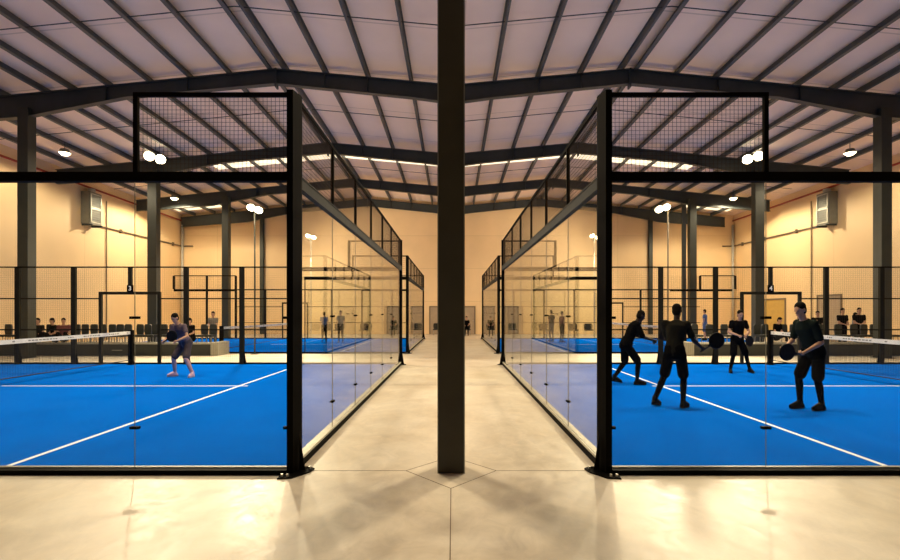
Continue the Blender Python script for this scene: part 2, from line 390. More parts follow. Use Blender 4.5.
# corner pipes, side-wall pipes and conduits
for s, X in ((-1, WL), (1, WR)):
    tag(MB().cyl((X - s*.16, YB-.16, 0), (X - s*.16, YB-.16, 8.3), .09, seg=12).build('down_pipe', M['lightsteel'], smooth=True), 'pale vertical drain pipe in the %s back corner' % SIDE[s], 'pipe', 'corner drain pipes')
    tag(MB().cyl((X - s*.1, 8, 9.0), (X - s*.1, YB-.05, 8.62), .055, seg=10).build('sprinkler_pipe', M['red']), 'red pipe running along the top of the %s wall' % SIDE[s], 'pipe', 'red pipes on the side walls')
    e = empty('wall_conduit', (X - s*.08, 28, 6.65), 'brown horizontal conduit along the %s wall below the ventilation unit' % SIDE[s], 'conduit', 'conduits on the side walls')
    MB().cyl((X - s*.08, 27.42, 6.7), (X - s*.08, YB-.04, 6.7), .05, seg=8).build('pipe', M['pipe'], e)
    MB().cyl((X, YB-.07, 6.7), (X - s*2.0*0 - s*.9, YB-.07, 6.7), .05, seg=8).build('pipe', M['pipe'], e)
    for y in (29.5, 32.5, 35): MB().box(X - s*.01, X - s*.14, y-.05, y+.05, 6.58, 6.82).build('clip', M['pipe'], e)
    tag(MB().cyl((X - s*.06, 28.3, 0), (X - s*.06, 28.3, 8.3), .03, seg=8).build('wall_pipe', M['pipe']), 'thin vertical pipe on the %s wall beyond the ventilation unit' % SIDE[s], 'pipe', 'thin pipes on the side walls')
    # ventilation unit
    y0, y1 = 26.4, 27.3; z0, z1 = 6.62, 8.42; dx = .5
    e = empty('ventilation_unit', (X - s*.25, 26.85, z0), 'boxy grey ventilation unit with louvres high on the %s wall' % SIDE[s], 'ventilation unit', 'ventilation units on the side walls')
    MB().box(X - s*.02, X - s*dx, y0, y1, z0, z1).build('housing', M['unit'], e)
    g = MB().box(X - s*dx, X - s*(dx+.05), y0+.05, y1-.05, z0+.08, z0+.14).box(X - s*dx, X - s*(dx+.05), y0+.05, y1-.05, z1-.14, z1-.08).box(X - s*dx, X - s*(dx+.05), y0+.05, y0+.1, z0+.1, z1-.1).box(X - s*dx, X - s*(dx+.05), y1-.1, y1-.05, z0+.1, z1-.1).box(X - s*dx, X - s*(dx+.05), y0+.05, y1-.05, (z0+z1)/2-.06, (z0+z1)/2+.06)
    g.build('front_frame', M['unitlight'], e)
    g = MB()
    for k in range(12):
        zz = z0 + .2 + k * .125
        g.hexa([(X-s*dx, y0+.1, zz), (X-s*(dx+.05), y0+.1, zz-.04), (X-s*(dx+.05), y1-.1, zz-.04), (X-s*dx, y1-.1, zz)],
               [(X-s*dx, y0+.1, zz+.02), (X-s*(dx+.05), y0+.1, zz-.02), (X-s*(dx+.05), y1-.1, zz-.02), (X-s*dx, y1-.1, zz+.02)])
    g.build('louvre', M['unit'], e)
    for yy in (y0+.1, y1-.1): MB().box(X, X-s*(dx+.1), yy-.03, yy+.03, z0-.1, z0).build('bracket', M['steel'], e)
    MB().cyl((X-s*.27, 26.85, z1), (X-s*.27, 26.85, z1+.22), .18, seg=14).build('duct', M['unitlight'], e)

# doors
def door(n, x0, x1, h, lab, wall='back', leaf='door'):
    if wall == 'back':
        f = MB().box(x0-.09, x0, YB-.06, YB+.01, 0, h+.09).box(x1, x1+.09, YB-.06, YB+.01, 0, h+.09).box(x0, x1, YB-.06, YB+.01, h, h+.09).build('door_%d' % n, M['doorframe'])
        tag(f, lab, kind='structure')
        MB().box(x0, x1, YB-.03, YB+.01, .01, h).build('door_leaf', M[leaf], f)
        MB().box(x1-.14, x1-.04, YB-.08, YB-.03, 1.0, 1.04).build('door_handle', M['alu'], f)
    else:
        X = WR
        f = MB().box(X-.06, X+.01, x0-.09, x0, 0, h+.09).box(X-.06, X+.01, x1, x1+.09, 0, h+.09).box(X-.06, X+.01, x0, x1, h, h+.09).build('door_%d' % n, M['doorframe'])
        tag(f, lab, kind='structure')
        MB().box(X-.03, X+.01, x0, x1, .01, h).build('door_leaf', M[leaf], f)
door(1, -1.72, -.62, 2.05, 'brown door in the back wall left of the aisle column')
door(2, .62, 1.62, 2.05, 'brown door in the back wall right of the aisle column')
door(3, -5.15, -4.15, 2.05, 'brown door in the back wall seen through the left court glass')
door(4, 4.25, 5.25, 2.05, 'brown door in the back wall seen through the right court glass')
M['yellowdoor'] = mat('yellow_door', (.55, .36, .10), .5, 0, .08, 3)
door(5, 30.6, 32.6, 2.5, 'yellowish door in the right wall beside the net post', 'side', 'yellowdoor')
door(6, 26.2, 27.8, 2.6, 'brown door in the right wall behind the court', 'side')

# ------------------------------------------------------------------ padel courts
def wires(mb, axis, a0, a1, z0, z1, fix, sp, t, xs=None):
    """wire grid in a vertical plane; axis x or y runs horizontally, fix is the plane position"""
    n = max(1, round(abs(a1 - a0) / sp)); m = max(1, round((z1 - z0) / sp)); h = t / 2
    for i in range(n + 1):
        a = a0 + (a1 - a0) * i / n
        if axis == 'x': mb.box(a-h, a+h, fix-h, fix+h, z0, z1)
        else: mb.box(fix-h, fix+h, a-h, a+h, z0, z1)
    for j in range(m + 1):
        z = z0 + (z1 - z0) * j / m
        if axis == 'x': mb.box(a0, a1, fix-h+t, fix+h+t, z-h, z+h)
        else: mb.box(fix-h+t, fix+h+t, a0, a1, z-h, z+h)

def corner_post(e, s, U, y, top, d):
    """d=+1 near corner (chamfer faces camera), -1 far corner"""
    k = MB()
    if d > 0: pts = [(U+.075, y-.02), (U+.01, y-.02), (U-.03, y+.12), (U-.03, y+.16), (U+.075, y+.16)]
    else: pts = [(U+.09, y+.04), (U+.01, y+.04), (U-.03, y-.04), (U-.03, y-.12), (U+.09, y-.12)]
    k.prism([(s*a, b) for a, b in pts], .012, top)
    p = k.build('corner_post', M['black'], e)
    # gusset blade on the aisle side + base plate with bolts
    yy = y + .07 * d
    MB().prism([(s*(U-.03), .02), (s*(U-.09), .02), (s*(U-.03), .4)], yy-.006, yy+.006, 'y').build('gusset', M['black'], p)
    if d > 0: q = [(U+.12, y-.17), (U-.02, y-.15), (U-.15, y+.03), (U-.17, y+.14), (U-.1, y+.2), (U+.08, y+.2), (U+.12, y-.05)]
    else: q = [(U+.15, y+.12), (U-.02, y+.12), (U-.15, y), (U-.15, y-.14), (U+.1, y-.14)]
    MB().prism([(s*a, b) for a, b in q], .0, .014).build('base_plate', M['black'], p)
    for a, b in ([(U+.09, y-.12), (U+.03, y-.12), (U-.12, y+.12)] if d > 0 else [(U-.1, y-.05), (U+.05, y+.09)]):
        MB().cyl((s*a, b, .014), (s*a, b, .04), .014, seg=6).build('bolt', M['alu'], p)
    return p

def clamp(g, x, y, z, axis='x'):
    mb = MB(); L, W, D = .047, .014, .02
    if axis == 'x': mb.box(x-L, x+L, y-D, y+D, z-W, z+W)
    else: mb.box(x-D, x+D, y-L, y+L, z-W, z+W)
    for k in (-1, 1):
        if axis == 'x': mb.cyl((x+k*.028, y-D-.008, z), (x+k*.028, y-D, z), .009, seg=8)
        else: mb.cyl((x-D-.008, y+k*.028, z), (x+D+.008, y+k*.028, z), .009, seg=8)
    mb.build('clamp', M['black'], g)

def glass(e, s, x0, x1, y0, y1, z0, z1, cl):
    g = MB().box(x0, x1, y0, y1, z0, z1).build('glass_panel', M['clearglass' if abs(x1-x0) > .1 else 'glass'], e)
    for c in cl: clamp(g, *c)
    return g

def seal(e, x, y, w=.006, z1=3.0, light='seal', z0=.1):
    MB().box(x-w, x+w, y-w, y+w, z0, z1).build('joint_seal', M[light], e)
M['seal'] = mat('joint_seal', (.22, .21, .17), .5, 0, .05, 4)
def text_mesh(ch, size, loc, m, parent):
    cu = bpy.data.curves.new('t', 'FONT'); cu.body = ch; cu.size = size; cu.extrude = .003; cu.align_x = 'CENTER'; cu.align_y = 'CENTER'; cu.offset = .003
    t = bpy.data.objects.new('t', cu); col.objects.link(t)
    dg = bpy.context.evaluated_depsgraph_get(); me = bpy.data.meshes.new_from_object(t.evaluated_get(dg))
    bpy.data.objects.remove(t); me.transform(Matrix.Rotation(PI/2, 4, 'X'))
    o = bpy.data.objects.new('numeral', me); col.objects.link(o); me.materials.clear(); me.materials.append(m)
    off = Vector(parent.location) + (Vector(parent.parent.location) if parent.parent else Vector())
    o.location = Vector(loc) - off; o.parent = parent
    return o

def aisle_wall(e, s, U, y0, y1, ys, gz):
    """10 m end wall of a court along the aisle: glass below, wire mesh above"""
    X = lambda u: s*u
    MB().box(X(U-.01), X(U+.05), y0+.14, y1-.12, 0, .07).build('base_rail', M['black'], e)
    MB().box(X(U+.0), X(U+.1), y0+.14, y1-.12, .07, .1).build('glass_channel', M['unitlight'], e)
    b = MB().box(X(U-.02), X(U+.05), y0+.14, y1-.12, 3.02, 3.13).box(X(U-.03), X(U+.06), y0+.14, y1-.12, 3.13, 3.145)
    b.build('glass_beam', M['beam'], e)
    MB().box(X(U), X(U+.04), y0+.14, y1-.12, top4-.04, top4).build('top_rail', M['black'], e)
    bounds = [y0+.15] + ys + [y1-.13]
    for i, (a, b_) in enumerate(zip(bounds, bounds[1:])):
        cl = []
        if i < len(bounds) - 2: cl = [(X(U+.02), b_, 1.63, 'y'), (X(U+.02), b_, .45, 'y')]
        glass(e, s, X(U+.014), X(U+.026), a+.003, b_-.003, .1, 3.02, cl)
        w = MB(); wires(w, 'y', a+.02, b_-.02, 3.16, top4-.05, X(U+.02), gz, .0036)
        w.build('wire_mesh', M['wire'], e)
    for y in ys:
        seal(e, X(U+.02), y, .005)
        MB().box(X(U), X(U+.04), y-.02, y+.02, 3.145, top4-.04).build('mesh_post', M['black'], e)

top4 = 3.99
def court1(s):
    U = 1.655 if s < 0 else 1.58
    Y0, Y1 = 4.96, 15.27
    X = lambda u: s*u
    e = empty('court_enclosure', (s*4, Y0, 0), 'black framed glass and wire enclosure around the near %s court' % SIDE[s], 'court enclosure', 'padel court enclosures')
    corner_post(e, s, U, Y0, 4.005, 1); corner_post(e, s, U, Y1, top4, -1)
    aisle_wall(e, s, U, Y0, Y1, [6.6, 8.15, 9.7, 11.25, 12.85], .05)
    # near long side
    a = U+.075; j = 3.35 if s < 0 else 3.305; end = 9.1
    MB().box(X(a), X(end), Y0-.045, Y0+.09, 0, .05).build('base_rail', M['black'], e)
    MB().box(X(a), X(end), Y0+.04, Y0+.09, .05, .058).build('glass_channel', M['unit'], e)
    MB().box(X(a), X(end), Y0, Y0+.08, 3.06, 3.155).build('glass_beam', M['black'], e)
    MB().box(X(a), X(j), Y0+.01, Y0+.05, top4-.04, top4).build('top_rail', M['black'], e)
    MB().box(X(j-.045), X(j), Y0+.01, Y0+.05, 3.155, top4-.04).build('mesh_post', M['black'], e)
    w = MB(); wires(w, 'x', *sorted((X(a+.005), X(j-.05))), 3.16, top4-.045, Y0+.03, .0435, .0028); w.build('wire_mesh', M['wire'], e)
    jj = 3.355 if s < 0 else 3.3
    glass(e, s, X(a), X(jj-.004), Y0+.044, Y0+.056, .058, 3.06, [(X(jj), Y0+.05, 1.63), (X(jj), Y0+.05, .47), (X(a+.01), Y0+.05, 1.63), (X(a+.01), Y0+.05, .47)])
    glass(e, s, X(jj+.004), X(5.06), Y0+.044, Y0+.056, .058, 3.06, [(X(5.06), Y0+.05, 1.63), (X(5.06), Y0+.05, .47)])
    seal(e, X(jj), Y0+.05, .003, 3.06, z0=.058)
    MB().box(X(5.06), X(5.16), Y0+.01, Y0+.1, .0, 3.06).build('fence_post', M['fence'], e)
    for u_ in (7.0, 8.9): MB().box(X(u_), X(u_+.1), Y0+.01, Y0+.1, .0, 3.06).build('fence_post', M['fence'], e)
    for a_, b_ in ((5.18, 6.98), (7.12, 8.88)):
        w = MB(); wires(w, 'x', *sorted((X(a_), X(b_))), .08, 3.05, Y0+.05, .05, .003); w.build('wire_mesh', M['wire'], e)
    # far long side
    px = lambda p: ((p - 453.0) / 31.1) * s * (1 if s > 0 else 1)   # left-hand pixels to metres along the side
    P = lambda p: s * abs((p - 453.0) / 31.1) * (.984 if s > 0 else 1)
    y = Y1
    MB().box(X(U+.09), s*19.3, y-.05, y+.0, 0, .07).build('base_rail', M['black'], e)
    # gate gap sits on a flush sill
    MB().box(X(U+.09), P(298), y-.06, y+.0, 3.0, 3.13).build('glass_beam', M['black'], e)
    MB().box(X(U+.09), P(348), y-.03, y, top4-.04, top4).build('top_rail', M['black'], e)
    MB().box(P(350.5), P(348), y-.04, y, 3.13, top4-.04).build('mesh_post', M['black'], e)
    w = MB(); wires(w, 'x', *sorted((X(U+.1), P(350))), 3.14, top4-.045, y-.02, .06, .004); w.build('wire_mesh', M['wire'], e)
    g0 = glass(e, s, X(U+.1), P(348.2), y-.036, y-.024, .08, 3.0, [(P(348), y-.03, 1.63), (P(348), y-.03, .47)])
    glass(e, s, P(347.8), P(300), y-.036, y-.024, .08, 3.0, [])
    MB().box(P(298), s*19.3, y-.035, y, 3.11, 3.15).build('top_rail', M['black'], e)
    for p_ in (298, 242.5, 187, 75, 19, -37, -93):
        po = MB().box(P(p_-2.2), P(p_+2.2), y-.08, y, 0, 3.11).build('fence_post', M['fence'], e)
        MB().prism([(P(p_+2.2), .0), (P(p_+5), .0), (P(p_+4), .12), (P(p_+2.2), .5)], y-.05, y-.03, 'y').build('foot_gusset', M['black'], po)
    MB().box(P(133), P(129.4), y-.07, y, 2.28, 3.11).build('fence_post', M['fence'], e)
    for z in (2.10, 1.10):
        for a_, b_ in ((298, 161), (100, -120)):
            MB().box(P(a_), P(b_), y-.03, y, z, z+.04).build('middle_rail', M['fence'], e)
    for a_, b_ in ((296, 244.7), (240.3, 189.2), (184.8, 163), (98.5, 77.2), (72.8, 21.2), (16.8, -34)):
        w = MB(); wires(w, 'x', *sorted((P(a_), P(b_))), .08, 3.1, y-.015, .06, .0022); w.build('wire_mesh', M['wire'], e)
    for a_, b_ in ((161, 133), (129.4, 100)):
        w = MB(); wires(w, 'x', *sorted((P(a_), P(b_))), 2.36, 3.1, y-.015, .06, .0022); w.build('wire_mesh', M['wire'], e)
    gf = MB().box(P(161.2), P(158.6), y-.06, y+.02, 0, 2.34).box(P(102.6), P(100), y-.06, y+.02, 0, 2.34).box(P(158.6), P(102.6), y-.06, y+.02, 2.25, 2.34)
    gf.build('gate_frame', M['fence'], e)
    pl = MB().box(P(135.4), P(129), y-.1, y-.085, 2.33, 2.55).build('number_plate', M['black'], e)
    text_mesh('3' if s < 0 else '4', .2, ((P(132.2)), y-.106, 2.44), M['white'], pl)
    # turf and lines
    t = tag(MB().box(X(U+.1), s*19.3, Y0+.1, Y1-.05, 0, .018).build('court_turf', M['turf']), 'bright blue turf playing surface of the near %s court' % SIDE[s], 'turf', 'blue court surfaces')
    SL = 4.83 if s < 0 else 4.70
    MB().box(s*(SL-.03), s*(SL+.03), Y0+.1, Y1-.05, .018, .021).build('service_line', M['line'], t)
    MB().box(s*(SL+.03), s*10.2, 10.70, 10.76, .018, .021).build('centre_line', M['line'], t)
    MB().box(s*(SL-.03), s*(SL-.2), 10.70, 10.76, .018, .021).build('centre_line', M['line'], t)
    net(s, 10.2 if s < 0 else 10.05, Y0+.3, Y1-.22, 'net across the near %s court with a pale top tape' % SIDE[s], .04)

def net(s, U, y0, y1, lab, sp):
    e = empty('padel_net', (s*U, (y0+y1)/2, .018), 'black ' + lab, 'net', 'padel nets')
    x = s*U; ym = (y0+y1)/2
    zt = lambda y: 1.05 + .035 * abs((y-ym)/((y1-y0)/2)) ** 1.6
    N = 14; tp = MB(); ink = MB(); h = .009
    for i in range(N):
        a = y0 + (y1-y0)*i/N; b = y0 + (y1-y0)*(i+1)/N
        tp.hexa([(x-h, a, zt(a)-.1), (x+h, a, zt(a)-.1), (x+h, b, zt(b)-.1), (x-h, b, zt(b)-.1)], [(x-h, a, zt(a)), (x+h, a, zt(a)), (x+h, b, zt(b)), (x-h, b, zt(b))])
    t = tp.build('top_tape', M['tape'], e)
    rr = random.Random(3)
    y = y0 + .2
    while y < y1 - .2:
        L = rr.uniform(.03, .09)
        for sd in (-1, 1):
            ink.box(x+sd*h, x+sd*(h+.001), y, y+L, zt(y)-.065, zt(y)-.035)
        y += L + rr.choice((.02, .03, .03, .35))
    ink.build('tape_print', M['ink'], t)
    w = MB(); n = int((y1-y0)/sp); q = .002
    for i in range(n+1):
        yy = y0 + (y1-y0)*i/n; w.box(x-q, x+q, yy-q, yy+q, .17, zt(yy)-.1)
    for k in range(int(.82/sp)):
        z = .18 + k*sp; w.box(x-q, x+q, y0, y1, z-q, z+q)
    w.build('net_mesh', M['net'], e)
    MB().cyl((x, y0, .17), (x, y1, .17), .014, seg=6).build('bottom_cord', M['net'], e)
    for yy in (y0, y1):
        p = MB().box(x-.07, x+.07, yy-.045, yy+.045, .018, 1.12).build('net_post', M['black'], e)
        MB().box(x-.1, x+.1, yy-.1, yy+.1, .018, .03).build('post_foot', M['black'], p)

def court2(s):
    U = 1.84; Y0, Y1 = 19.3, 29.8; UE = 17.5
    X = lambda u: s*u
    e = empty('court_enclosure', (s*4, Y0, 0), 'black framed glass and wire enclosure around the far %s court' % SIDE[s], 'court enclosure', 'padel court enclosures')
    corner_post(e, s, U, Y0, top4, 1); corner_post(e, s, U, Y1, top4, -1)
    aisle_wall(e, s, U, Y0, Y1, [21.0, 22.7, 24.4, 26.1, 27.8], .08)
    P = lambda p: s * (453 - p) / 15.95
    # near side: two glass bays by the aisle, low kerb beyond
    MB().box(X(U+.075), X(UE), Y0, Y0+.06, 0, .07).build('base_rail', M['black'], e)
    MB().box(X(U+.075), X(6.05), Y0, Y0+.06, 3.0, 3.13).build('glass_beam', M['black'], e)
    MB().box(X(U+.075), X(4.1), Y0+.01, Y0+.05, top4-.04, top4).build('top_rail', M['black'], e)
    for u in (4.1, 6.05):
        MB().box(X(u-.05), X(u), Y0, Y0+.05, 0 if u > 5 else 3.13, 3.0 if u > 5 else top4-.04).build('fence_post', M['fence'], e)
    w = MB(); wires(w, 'x', *sorted((X(U+.08), X(4.05))), 3.14, top4-.045, Y0+.03, .08, .004); w.build('wire_mesh', M['wire'], e)
    glass(e, s, X(U+.08), X(4.06), Y0+.024, Y0+.036, .08, 3.0, [(X(4.07), Y0+.03, 1.63)])
    glass(e, s, X(4.08), X(6.0), Y0+.024, Y0+.036, .08, 3.0, [])
    # far side
    y = Y1
    MB().box(X(U+.09), P(174), y-.05, y, 0, .07).build('base_rail', M['black'], e)
    MB().box(X(U+.09), X(5.7), y-.05, y, 3.0, 3.12).build('glass_beam', M['black'], e)
    MB().box(P(236), P(174), y-.05, y, 2.98, 3.12).build('glass_beam', M['black'], e)
    MB().box(X(U+.09), X(3.8), y-.03, y, top4-.05, top4).build('top_rail', M['black'], e)
    A, B = (236, 174) if s < 0 else (206, 171)
    MB().box(P(A), P(B), y-.04, y, top4-.06, top4).build('top_rail', M['black'], e)
    MB().box(X(5.7), P(236), y-.04, y, 3.05, 3.12).build('top_rail', M['black'], e)
    for p_ in ((174, 207, 236) if s < 0 else (171, 206)):
        MB().box(P(p_)-.06, P(p_)+.06, y-.07, y, 3.12 if s > 0 or p_ == 174 else 0, top4-.04).build('fence_post', M['fence'], e)
    for u in (3.8, 5.7, 7.6): MB().box(X(u)-.05, X(u)+.05, y-.07, y, 0, 3.05).build('fence_post', M['fence'], e)
    MB().box(P(265.5)-.05, P(265.5)+.05, y-.07, y, 0, 3.05).build('fence_post', M['fence'], e)
    MB().box(P(283)-.06, P(283)+.02, y-.06, y, 0, 2.3).box(P(307)-.02, P(307)+.06, y-.06, y, 0, 2.3).box(P(283), P(307), y-.06, y, 2.2, 2.3).build('gate_frame', M['fence'], e)
    for z in (2.0, 1.0):
        MB().box(P(283), P(A), y-.03, y, z, z+.04).build('middle_rail', M['fence'], e)
        MB().box(X(U+.1), P(307), y-.03, y, z, z+.035).build('middle_rail', M['fence'], e)
    w = MB(); wires(w, 'x', *sorted((P(236), P(174))), 3.14, top4-.07, y-.015, .1, .004); w.build('wire_mesh', M['wire'], e)
    w = MB(); wires(w, 'x', *sorted((P(283), P(236))), .08, 3.05, y-.015, .12, .003); w.build('wire_mesh', M['wire'], e)
    glass(e, s, X(U+.1), X(3.78), y-.036, y-.024, .08, 3.0, []); glass(e, s, X(3.82), X(5.68), y-.036, y-.024, .08, 3.0, [])
    t = tag(MB().box(X(U+.1), X(UE), Y0+.07, Y1-.06, 0, .018).build('court_turf', M['turf']), 'bright blue turf playing surface of the far %s court' % SIDE[s], 'turf', 'blue court surfaces')
    MB().box(X(4.7), X(4.76), Y0+.1, Y1-.08, .018, .021).build('service_line', M['line'], t)
    MB().box(X(4.76), X(9.4), 24.5, 24.56, .018, .021).build('centre_line', M['line'], t)
    net(s, 9.5, Y0+.2, Y1-.3, 'net across the far %s court with a pale top tape' % SIDE[s], .06)
for s in (-1, 1): court1(s); court2(s)

# ------------------------------------------------------------------ spectators' platform and chairs
def platform(s, u0, u1, lab):
    e = empty('viewing_platform', (s*(u0+u1)/2, 18.65, 0), lab, 'platform')
    MB().box(s*(u0+.28), s*u1, 18.32, 19.2, 0, .44).build('plinth', M['tyre'], e)
    MB().box(s*(u0+.28), s*u1, 18.28, 19.22, .44, .48).build('deck', M['plattop'], e)
    MB().box(s*u0, s*(u0+.28), 18.28, 19.22, 0, .52).build('end_block', M['plattop'], e)
    MB().box(s*(u0+3.7), s*(u0+4.1)*1, 18.3, 18.32, .2, .23).build('slot', M['plattop'], e)
platform(-1, 9.05, 19.4, 'long low dark seating platform with a pale end block, left side')
platform(1, 9.0, 19.8, 'long low dark seating platform with a pale edge, right side')

def chair_parts(e, w=.46, m='chair', low=0):
    x, y, z = e.location; z0 = z; z -= low
    MB().box(x-w/2, x+w/2, y-.24, y+.2, z+.38, z+.46).build('seat', M[m], e)
    b = MB(); W = w/2
    b.prism([(x-W*.85, z+.46), (x+W*.85, z+.46), (x+W, z+.6), (x+W*.95, z+.82), (x+W*.7, z+.87), (x-W*.7, z+.87), (x-W*.95, z+.82), (x-W, z+.6)], y+.17, y+.23, 'y')
    b.build('backrest', M[m], e)
    for a in (-1, 1):
        for c in (-1, 1):
            MB().cyl((x+a*(W-.03), y+c*.17, z0), (x+a*(W-.05), y+c*.15, z+.39), .014, seg=6).build('leg', M['chairleg'], e)
def copy_tree(o, parent=None):
    c = o.copy(); col.objects.link(c); c.parent = parent
    for ch in list(o.children): copy_tree(ch, c)
    return c
CPX_L = [4, 14, 26, 46, 73, 81.5, 90.5, 99.5, 109, 117, 125, 137, 145, 153, 161, 170, 180, 202, 211]
CPX_R = [697, 712, 727, 741, 760, 768, 787, 797, 806, 815, 826, 842, 858, 868, 878, 892]
proto = None
for s, lst in ((-1, CPX_L), (1, CPX_R)):
    for i, p in enumerate(lst):
        yc = 18.85; x = (p - 453) * yc / F
        lab = 'dark grey chair on the %s platform, %s counted from the aisle' % (SIDE[s], (ORD + ['fifteenth', 'sixteenth', 'seventeenth', 'eighteenth', 'nineteenth', 'twentieth', 'twenty-first'])[(len(lst)-1-i) if s < 0 else i])
        if proto is None:
            proto = empty('spectator_chair', (x, yc, .48), lab, 'chair', 'chairs on the seating platforms'); chair_parts(proto, .28, low=.15); c = proto
            seatrot = proto
        else:
            c = copy_tree(proto); c.location = (x, yc, .48); c['label'] = lab
# chairs at the back wall
def wchair(x, y, lab, wd=.6):
    e = empty('lounge_chair', (x, y, 0), lab, 'chair', 'chairs by the back wall'); chair_parts(e, wd, 'blackc'); return e
M['blackc'] = mat('black_chair', (.015, .015, .015), .5, 0, .1, 8)
back_chairs = []
for x, y, lab in ((-1.15, 34.6, 'black chair at the back wall left of the aisle column'), (.98, 34.6, 'black chair with a person at the back wall right of the aisle column'),
               (-2.85, 34.4, 'black chair seen through the far left court glass nearest the aisle'), (2.85, 34.4, 'black chair seen through the far right court glass nearest the aisle'),
               (-6.3, 33.5, 'black chair behind the far left court, rightmost of three'), (-8.1, 33.5, 'black chair behind the far left court, middle of three'), (-8.9, 33.5, 'black chair behind the far left court, leftmost of three'),
               (6.4, 33.5, 'black chair behind the far right court, leftmost of three'), (8.5, 33.5, 'black chair behind the far right court, middle of three'), (9.6, 33.5, 'black chair behind the far right court, rightmost of three')):
    wchair(x, y, lab)

# ------------------------------------------------------------------ lamps
def spot(loc, target, power, size=150, color=(1, .79, .52), rad=.18, blend=.6):
    l = bpy.data.lights.new('lamp_light', 'SPOT'); l.energy = power; l.spot_size = math.radians(size); l.spot_blend = blend; l.color = color; l.shadow_soft_size = rad
    o = bpy.data.objects.new('lamp_light', l); col.objects.link(o); o.location = loc
    o.rotation_euler = (Vector(target) - Vector(loc)).to_track_quat('-Z', 'Y').to_euler(); return o
def floodlight(x, y, h, heads, aim, lab, power, polem='lightsteel', r=.04, base=0.0):
    e = empty('floodlight_pole', (x, y, base), lab, 'floodlight', 'floodlight poles beside the courts')
    MB().cyl((x, y, base), (x, y, h+.05), r, seg=12).build('pole', M[polem], e, smooth=True)
    MB().box(x-.12, x+.12, y-.12, y+.12, base, base+.02).build('base_plate', M[polem], e)
    hx = [hp[0] for hp in heads]
    MB().box(min(hx+[x])-.03, max(hx+[x])+.03, y-.03, y+.03, h-.03, h+.03).build('cross_arm', M[polem], e)
    for dx_, dz_ in heads:
        c = Vector((dx_, y-.12, dz_)); d = (Vector(aim) - c).normalized(); Rm = d.to_track_quat('-Z', 'Y').to_matrix().to_4x4()
        T = Matrix.Translation(c) @ Rm
        hd = MB().cyl((0, 0, 0), (0, 0, .12), .17, .11, seg=20); 
        hh = hd.build('lamp_head', M['unit'], e, xf=T)
        MB().cyl((0, 0, -.03), (0, 0, -.001), .11, .155, seg=20).build('lamp_lens', M['lens'], hh, xf=T)
        MB().box(-.03, .03, -.04, .04, .12, .2).build('bracket', M['steel'], hh, xf=T)
    mx_ = sum(hx)/len(hx)
    spot((mx_, y-.45, h-.25), aim, power, 125)
    return e
S1 = 1.0
# twin floodlights bracketed to the heads of the middle columns
def column_light(x, xc, lab, power):
    y, h = 24.1, 9.5
    e = empty('column_floodlight', (xc, y, h), lab, 'floodlight', 'twin floodlights on the middle columns')
    MB().box(xc-.04, xc+.04, y, 24.5, h-.04, h+.04).build('bracket_arm', M['steel'], e)
    MB().box(min(x-.35, xc), max(x+.35, xc), y-.03, y+.03, h-.03, h+.03).build('cross_arm', M['steel'], e)
    for dx_, dz_ in ((-.28, .06 if x < 0 else -.1), (.28, -.1 if x < 0 else .06)):
        c = Vector((x+dx_, y-.12, h+dz_)); d = Vector((-x*.35, -9, -6)).normalized(); T = Matrix.Translation(c) @ d.to_track_quat('-Z', 'Y').to_matrix().to_4x4()
        hh = MB().cyl((0, 0, 0), (0, 0, .14), .25, .16, seg=20).build('lamp_head', M['unit'], e, xf=T)
        MB().cyl((0, 0, -.04), (0, 0, -.001), .18, .23, seg=20).build('lamp_lens', M['lens'], hh, xf=T)
    spot((x, y-.5, h-.3), (x*.55, 12, 0), power, 76)
column_light(-15.05, -15.5, 'glaring twin floodlight at the head of the middle left column', 4200)
column_light(15.15, 15.6, 'glaring twin floodlight at the head of the middle right column', 4200)
floodlight(-7.95, 19.05, 5.85, [(-8.05, 5.85), (-7.75, 5.75)], (-7, 13, 0), 'floodlight pole before the far left court, lamps beside the wall post', 2600*S1, 'colsteel', .03)
floodlight(8.62, 19.05, 5.85, [(8.22, 5.78), (8.5, 5.86)], (8, 13, 0), 'thin floodlight pole before the far right court', 2600*S1, 'pipe', .03)
POLE_L = floodlight(-9.0, 30.1, 6.5, [(-9.15, 6.5), (-8.8, 6.4)], (-9, 25, 0), 'thin floodlight pole at the far side of the far left court', 3400*S1, r=.03)
POLE_R = floodlight(8.95, 30.1, 6.5, [(8.8, 6.5), (9.15, 6.4)], (9, 25, 0), 'thin floodlight pole at the far side of the far right court', 3400*S1, r=.03)
def added_rear_head(e, x, y, h, aim, power):  # extra rear-facing lamp, added to brighten the back wall
    c = Vector((x, y+.12, h)); d = (Vector(aim) - c).normalized(); T = Matrix.Translation(c) @ d.to_track_quat('-Z', 'Y').to_matrix().to_4x4()
    hh = MB().cyl((0, 0, 0), (0, 0, .12), .17, .11, seg=20).build('lamp_head', M['unit'], e, xf=T)
    MB().cyl((0, 0, -.03), (0, 0, -.001), .11, .155, seg=20).build('lamp_lens', M['lens'], hh, xf=T)
    spot((x, y+.45, h-.1), aim, power, 150)
for e_, x_, s_ in ((POLE_L, -9.0, -1), (POLE_R, 8.95, 1)): added_rear_head(e_, x_, 30.1, 6.3, (s_*4.5, 36.2, 2.5), 1500)
def highbay(x, y, z, lab, power, vis=True):
    e = empty('high_bay_lamp', (x, y, z), lab, 'ceiling lamp', 'high bay lamps under the roof')
    MB().cyl((x, y, z+.02), (x, y, z+.2), .24, .16, seg=20).build('lamp_shade', M['unit'], e)
    MB().cyl((x, y, z-.09), (x, y, z+.02), .12, .23, seg=20).build('lamp_lens', M['lens2'], e)
    MB().cyl((x, y, z+.2), (x, y, roofz(x, y)+.15), .015, seg=6).build('rod', M['steel'], e)
    spot((x, y, z-.14), (x, y, 0), power, 172, (1, .81, .55), .25, .3)
